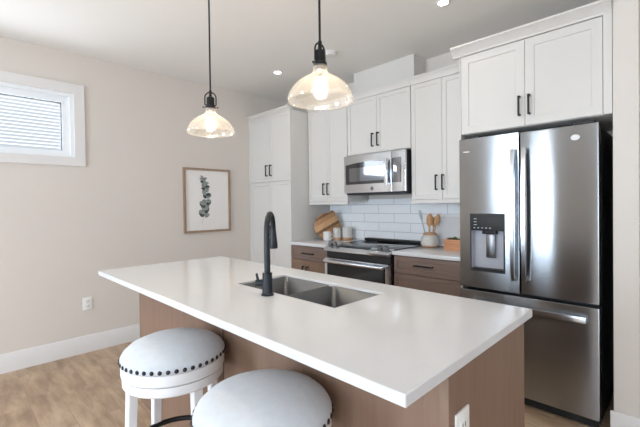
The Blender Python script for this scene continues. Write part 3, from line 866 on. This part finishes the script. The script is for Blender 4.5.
# ------------------------------------------------------------------ pendants
def make_pendant(loc, label):
    p = thing('pendant_light', loc, label, 'pendant light', 'glass pendants over the island')
    z = lambda q: q - H     # absolute height to local
    obj('ceiling_canopy', L([(0, z(H - 0.001)), (0.06, z(H - 0.001)), (0.06, z(H - 0.018)), (0.052, z(H - 0.024)), (0, z(H - 0.024))], seg=36), 'black', p, local=True)
    obj('rod', T([(0, 0, z(2.655)), (0, 0, z(1.955))], 0.0048, 10), 'black', p, local=True)
    yk = bmesh.new(); pts = []
    for s, n in ((1, 0),):
        pts = [(0.031, 0, z(1.890)), (0.031, 0, z(1.93))] + [(0.031 * math.cos(PI * i / 12), 0, z(1.932) + 0.031 * math.sin(PI * i / 12)) for i in range(13)] + [(-0.031, 0, z(1.93)), (-0.031, 0, z(1.890))]
    tube(yk, [(-0.031, 0, z(1.890)), (0.031, 0, z(1.890))], 0.0038, 8)
    tube(yk, pts, 0.0038, 8); tube(yk, [(0, 0, z(1.972)), (0, 0, z(1.955))], 0.008, 12)
    rot = Matrix.Rotation(math.radians(61), 3, 'Z')
    bmesh.ops.rotate(yk, cent=(0, 0, 0), matrix=rot, verts=yk.verts)
    obj('yoke', yk, 'black', p, local=True)
    so = L([(0, z(1.955)), (0.007, z(1.955)), (0.009, z(1.938)), (0.019, z(1.934)), (0.0225, z(1.928)), (0.0225, z(1.885)), (0.028, z(1.882)), (0.0285, z(1.868)), (0, z(1.868))], seg=36)
    tube(so, [(-0.042, 0, z(1.876)), (0.042, 0, z(1.876))], 0.0026, 8)
    for s in (-1, 1): tube(so, [(s * 0.038, 0, z(1.876)), (s * 0.044, 0, z(1.876))], 0.005, 10)
    bmesh.ops.rotate(so, cent=(0, 0, 0), matrix=rot, verts=so.verts)
    obj('socket', so, 'black', p, local=True)
    prof = [(0.030, 1.872), (0.0305, 1.860), (0.031, 1.846), (0.0365, 1.838), (0.048, 1.831), (0.068, 1.820), (0.090, 1.806), (0.108, 1.790), (0.123, 1.769), (0.1315, 1.750), (0.1350, 1.736), (0.1335, 1.729)]
    inn = [(r - 0.0025, zz - 0.001) for r, zz in prof[::-1]]
    obj('glass_shade', L([(r, z(q)) for r, q in prof + inn], seg=64), 'pglass', p, local=True, angle=60)
    t = bmesh.new(); ring(t, (0, 0, z(1.7285)), 0.1322, 0.0026, 64, 8); obj('shade_rim', t, 'pglass', p, local=True)
    bl = obj('bulb', L([(0.0130, z(1.827)), (0.0145, z(1.822)), (0.022, z(1.812)), (0.0278, z(1.799)), (0.030, z(1.780)), (0.0285, z(1.760)), (0.020, z(1.742)), (0, z(1.735))], seg=32), 'bulbglass', p, local=True, angle=80)
    obj('bulb_cap', L([(0, z(1.8675)), (0.018, z(1.8675)), (0.018, z(1.852)), (0.0138, z(1.850)), (0.0138, z(1.827)), (0, z(1.826))], seg=24), 'darksteel', bl, local=True)
    f = bmesh.new()
    for k in range(6):
        a = PI / 3 * k
        tube(f, [(0.004 * math.cos(a), 0.004 * math.sin(a), z(1.815)), (0.011 * math.cos(a), 0.011 * math.sin(a), z(1.772))], 0.0011, 6)
    obj('filament', f, 'fil', bl, local=True)
    ld_ = bpy.data.lights.new('bulb_light', 'POINT'); ld_.energy = 7.0; ld_.color = (1.0, 0.84, 0.64); ld_.shadow_soft_size = 0.025
    lo = bpy.data.objects.new('bulb_light', ld_); COL.objects.link(lo); lo.parent = p; lo.location = (0, 0, z(1.79))
    return p
p1 = make_pendant((1.910, -2.17, H), 'clear glass pendant light over the far left end of the island')
p2 = copytree(p1); p2.location = (2.806, -2.17, H); p2.rotation_euler.z = math.radians(34)
p2['label'] = 'clear glass pendant light over the middle of the island, in front of the wall cabinets'

# ------------------------------------------------------------------ ceiling fixtures
def make_downlight(x, y, label, power=1.6):
    d = thing('recessed_light', (x, y, H), label, 'ceiling light', 'recessed ceiling lights')
    obj('trim_ring', L([(0.033, -0.001), (0.034, -0.006), (0.050, -0.004), (0.052, 0.0)], seg=36), 'trim', d, local=True)
    obj('lens', L([(0, -0.003), (0.034, -0.003), (0.034, -0.0005)], seg=36), 'led', d, local=True)
    sp = bpy.data.lights.new('downlight', 'SPOT'); sp.energy = power; sp.color = (1, 0.90, 0.78); sp.spot_size = math.radians(125); sp.spot_blend = 0.8; sp.shadow_soft_size = 0.04
    so = bpy.data.objects.new('downlight', sp); COL.objects.link(so); so.parent = d; so.location = (0, 0, -0.012)
    return d
d1 = make_downlight(0.860, -0.831, 'small recessed ceiling light shining above the pantry cabinet')
for (x, y, lab) in ((2.675, -0.838, 'small recessed ceiling light shining in front of the refrigerator cabinet'),
                    (1.27, -4.5, 'unseen recessed ceiling light added as fill behind the camera, on the left'),
                    (5.2, -4.3, 'unseen recessed ceiling light added as fill behind the camera, on the right')):
    c = copytree(d1); c.location = (x, y, H); c['label'] = lab
    if y < -2:  # the two unseen lights behind the camera are added fill, much stronger
        for ch in c.children:
            if ch.type == 'LIGHT': ch.data = ch.data.copy(); ch.data.energy = 45 if x < 3 else 25; ch.data.color = (1.0, 0.86, 0.66)
sd = thing('smoke_detector', (1.57, -0.79, H), 'flat white smoke detector on the ceiling behind the middle pendant', 'detector')
obj('mounting_base', L([(0, 0), (0.058, 0), (0.058, -0.010), (0, -0.010)], seg=40), 'trim', sd, local=True)
obj('cover', L([(0.052, -0.0105), (0.050, -0.026), (0.042, -0.032), (0, -0.033)], seg=40), 'trim', sd, local=True)

# ------------------------------------------------------------------ framed print
pf = thing('framed_print', (0.0, -1.178, 1.016), 'light wood framed print of a leafy eucalyptus sprig on the left wall', 'picture')
Y0, Y1, Z0, Z1 = -1.463, -0.893, 1.016, 1.730
obj('frame', holed(bmesh.new(), Y0, Y1, Z0, Z1, [(Y0 + 0.024, Y1 - 0.024, Z0 + 0.024, Z1 - 0.024)], 0.001, 0.026, 'x'), 'oakf', pf)
pr = obj('print', B(0.002, 0.012, Y0 + 0.024, Y1 - 0.024, Z0 + 0.024, Z1 - 0.024), 'paper', pf)
lf = bmesh.new(); lf2 = bmesh.new(); stx = 0.0128
path = [(-1.255, 1.115), (-1.225, 1.20), (-1.205, 1.30), (-1.195, 1.40), (-1.205, 1.50), (-1.225, 1.58), (-1.235, 1.635)]


def leaf(bm, cy, cz, a, ln, wd, x):
    vs = []
    for i in range(14):
        q = 2 * PI * i / 14
        u, v = ln / 2 * (1 + math.cos(q)), wd / 2 * math.sin(q) * (1 - 0.25 * math.cos(q))
        vs.append(bm.verts.new((x, cy + u * math.cos(a) - v * math.sin(a), cz + u * math.sin(a) + v * math.cos(a))))
    bm.faces.new(vs)
k = 0
for i in range(1, len(path)):
    for j in range(3):
        q = j / 3
        cy = path[i - 1][0] * (1 - q) + path[i][0] * q; cz = path[i - 1][1] * (1 - q) + path[i][1] * q
        if cz < 1.20: continue
        sz = 0.078 * (1 - 0.5 * (cz - 1.2) / 0.45)
        for s in (1, -1):
            a = PI / 2 + s * random.uniform(0.7, 1.7)
            leaf(lf if k % 3 else lf2, cy, cz, a, sz * random.uniform(0.85, 1.25), sz * 0.66, stx + 0.0001 * k); k += 1
obj('leaf_drawing', lf, 'leafink', pr); obj('leaf_drawing', lf2, 'leafink2', pr)
t = bmesh.new(); tube(t, [(stx - 0.0004, a, b) for a, b in path], 0.0016, 6); obj('stem_drawing', t, 'stemink', pr)

# ------------------------------------------------------------------ things on the worktops
def cup_profile(r, h, wall=0.004, bulge=0.0):
    o = [(0, 0.0), (r * 0.86, 0.0), (r * 0.96, 0.004), (r + bulge, h * 0.45), (r, h - 0.002), (r - wall * 0.5, h), (r - wall, h - 0.002), (r - wall + bulge * 0.9, h * 0.45), (r * 0.85, 0.010), (0, 0.008)]
    return o
ZT = 0.9145
cb = thing('round_board', (0.925, -0.205, ZT), 'round striped wooden serving board leaning in the corner beside the pantry cabinet', 'board')
t = bmesh.new(); n = 64
poly = []
for i in range(n):
    a = 2 * PI * i / n; r = 0.150
    d_ = abs((a - math.radians(66) + PI) % (2 * PI) - PI)
    if d_ < 0.20: r = 0.192 - 0.02 * (d_ / 0.2) ** 2
    elif d_ < 0.29: r = 0.156
    poly.append((r * math.cos(a), 0.150 + r * math.sin(a)))
prism(t, poly, -0.010, 0.010, 'y', bev=0.002)
o = obj('board', t, 'board', cb, local=True)
me = o.data
for v in me.vertices: v.co.z -= 0.150
yaw = math.atan2(0.30, 0.19)
o.matrix_local = Matrix.Translation((0.026, -0.012, 0.1500)) @ Matrix.Rotation(yaw, 4, 'Z') @ Matrix.Rotation(math.radians(-9), 4, 'X')

mg = thing('mug', (1.030, -0.300, ZT), 'small white mug in front of the round wooden board', 'mug')
obj('cup', L(cup_profile(0.046, 0.095), seg=36), 'ceramic', mg, local=True)
hp = [(0.040, 0, 0.068)] + [(0.042 + 0.028 * math.sin(PI * i / 10), 0, 0.043 + 0.025 * math.cos(PI * i / 10)) for i in range(1, 10)] + [(0.040, 0, 0.018)]
t = T(hp, 0.005, 8); bmesh.ops.rotate(t, cent=(0, 0, 0), matrix=Matrix.Rotation(math.radians(40), 3, 'Z'), verts=t.verts)
obj('mug_handle', t, 'ceramic', mg, local=True)


def canister(x, y, r, h, label):
    c = thing('canister', (x, y, ZT), label, 'canister', 'stoneware canisters by the range')
    obj('clay_base', L([(0, 0), (r * 0.98, 0), (r, 0.004), (r, 0.028), (0, 0.028)], seg=36), 'clay', c, local=True)
    obj('glazed_body', L([(0, 0.0282), (r + 0.0005, 0.0282), (r + 0.001, h * 0.5), (r, h - 0.006), (r - 0.006, h), (0, h)], seg=36), 'speckle', c, local=True)
    kn = obj('lid', L([(0, h + 0.0002), (r - 0.008, h + 0.0002), (r - 0.009, h + 0.005), (0.008, h + 0.007), (0, h + 0.007)], seg=36), 'speckle', c, local=True)
    return c
canister(1.075, -0.190, 0.045, 0.130, 'narrower white stoneware canister with a tan base, beside the mug')
canister(1.156, -0.110, 0.056, 0.140, 'wider white stoneware canister with a tan base, nearest the range')

UC = (2.184, -0.152)
cr = thing('utensil_crock', (UC[0], UC[1], ZT), 'round white stoneware crock with tan rim and base, holding cooking utensils', 'crock')
obj('glazed_body', L([(0, 0.0145), (0.076, 0.0145), (0.081, 0.035), (0.079, 0.068), (0.070, 0.092), (0.060, 0.1055), (0.055, 0.1055), (0.064, 0.09), (0.070, 0.05), (0.062, 0.02), (0, 0.018)], seg=48), 'speckle', cr, local=True)
obj('clay_base', L([(0, 0), (0.068, 0), (0.0745, 0.006), (0.0755, 0.014), (0, 0.014)], seg=48), 'clay', cr, local=True)
obj('clay_rim', L([(0.0545, 0.1057), (0.060, 0.1057), (0.057, 0.120), (0.054, 0.126), (0.050, 0.120), (0.0545, 0.1057)], seg=48), 'clay', cr, local=True)


def spoon(name, dx, dy, ln, head, m, label, cat='spoon', wid=0.026):
    """stands in the crock, leaning; dx,dy = lean at full length"""
    base = Vector((UC[0] + dx * 0.25, UC[1] + dy * 0.25, ZT + 0.024)); tip = Vector((UC[0] + dx, UC[1] + dy, ZT + ln))
    ax = (tip - base).normalized(); o = thing(name, base, label, cat, 'utensils in the crock')
    n = (base + ax * (ln - head)); obj('shaft', T([base, base + ax * (ln - head) * 0.5, n], [0.0055, 0.005, 0.0055], 10), m, o)
    t = bmesh.new(); bmesh.ops.create_uvsphere(t, u_segments=20, v_segments=12, radius=1)
    q = Vector((0, 0, 1)).rotation_difference(ax)
    view = q.inverted() @ Vector((-0.7, 0.7, 0)); yaw_ = math.atan2(view.y, view.x)
    for v in t.verts:
        c = Vector((v.co.x * 0.0055, v.co.y * wid, v.co.z * head / 2))
        c = Matrix.Rotation(yaw_, 3, 'Z') @ c
        v.co = q @ c + n + ax * (head / 2 - 0.006)
    obj('head', t, m, o)
    return o
spoon('wooden_spoon', 0.012, -0.020, 0.285, 0.115, 'spoon', 'pale wooden spoon standing upright in the middle of the crock', wid=0.030)
spoon('wooden_spoon', 0.066, 0.030, 0.285, 0.105, 'spoon', 'wooden spoon in the crock leaning right, towards the refrigerator', wid=0.024)
spoon('wooden_spatula', 0.015, 0.075, 0.26, 0.10, 'spoon', 'wooden spatula at the back of the crock between the two spoons', 'spatula', wid=0.026)
spoon('grey_spatula', -0.075, -0.045, 0.325, 0.10, 'greyspat', 'pale grey silicone spatula in the crock leaning left, towards the range', 'spatula', wid=0.014)

spoon('wooden_spoon', -0.020, 0.020, 0.262, 0.10, 'spoon', 'short wooden spoon in the crock between the grey spatula and the upright spoon', wid=0.024)
wb = thing('marble_board', (2.40, -0.05, ZT), 'white framed board standing against the tiles behind the small planter', 'board')
t = holed(bmesh.new(), 2.205, 2.60, 0.0, 0.285, [(2.219, 2.586, 0.014, 0.271)], -0.012, 0.0, 'y')
mt = Matrix.Translation((0, -0.062, ZT)) @ Matrix.Rotation(math.radians(-9.5), 4, 'X')
bmesh.ops.transform(t, matrix=mt, verts=t.verts); obj('rim', t, 'trim', wb)
t = B(2.2192, 2.5858, -0.008, -0.001, 0.0142, 0.2708); bmesh.ops.transform(t, matrix=mt, verts=t.verts); obj('panel', t, 'stone', wb)

pb = thing('planter_box', (2.52, -0.235, ZT), 'small warm wood planter box of dark green leaves beside the refrigerator', 'planter')
obj('box', holed(bmesh.new(), 2.395, 2.65, -0.30, -0.18, [(2.407, 2.638, -0.288, -0.192)], ZT + 0.088, ZT, 'z', pocket=ZT + 0.06), 'boxw', pb)
fo = bmesh.new()


def leaf3(bm, p, d, ln, wd):
    d = Vector(d).normalized(); s = d.cross(Vector((0, 0, 1)))
    if s.length < 0.1: s = Vector((1, 0, 0))
    s.normalize(); p = Vector(p); nrm = s.cross(d)
    a = [bm.verts.new(p), bm.verts.new(p + d * ln * 0.45 + s * wd / 2 + nrm * 0.004), bm.verts.new(p + d * ln), bm.verts.new(p + d * ln * 0.45 - s * wd / 2 + nrm * 0.004), bm.verts.new(p + d * ln * 0.5 - nrm * 0.003)]
    bm.faces.new((a[0], a[1], a[4])); bm.faces.new((a[1], a[2], a[4])); bm.faces.new((a[2], a[3], a[4])); bm.faces.new((a[3], a[0], a[4]))
for i in range(150):
    p = (random.uniform(2.41, 2.635), random.uniform(-0.285, -0.195), ZT + random.uniform(0.062, 0.085))
    leaf3(fo, p, (random.uniform(-1, 1) * 0.8, random.uniform(-1, 1) * 0.6, random.uniform(0.25, 1)), random.uniform(0.02, 0.035), 0.014)
for (x, y) in ((2.52, -0.25), (2.535, -0.23), (2.55, -0.25)):
    leaf3(fo, (x, y, ZT + 0.07), (0.35, 0.2, 1), 0.10, 0.018)
fo_ = obj('leaves', fo, 'leaf', pb); fo_['kind'] = 'stuff'
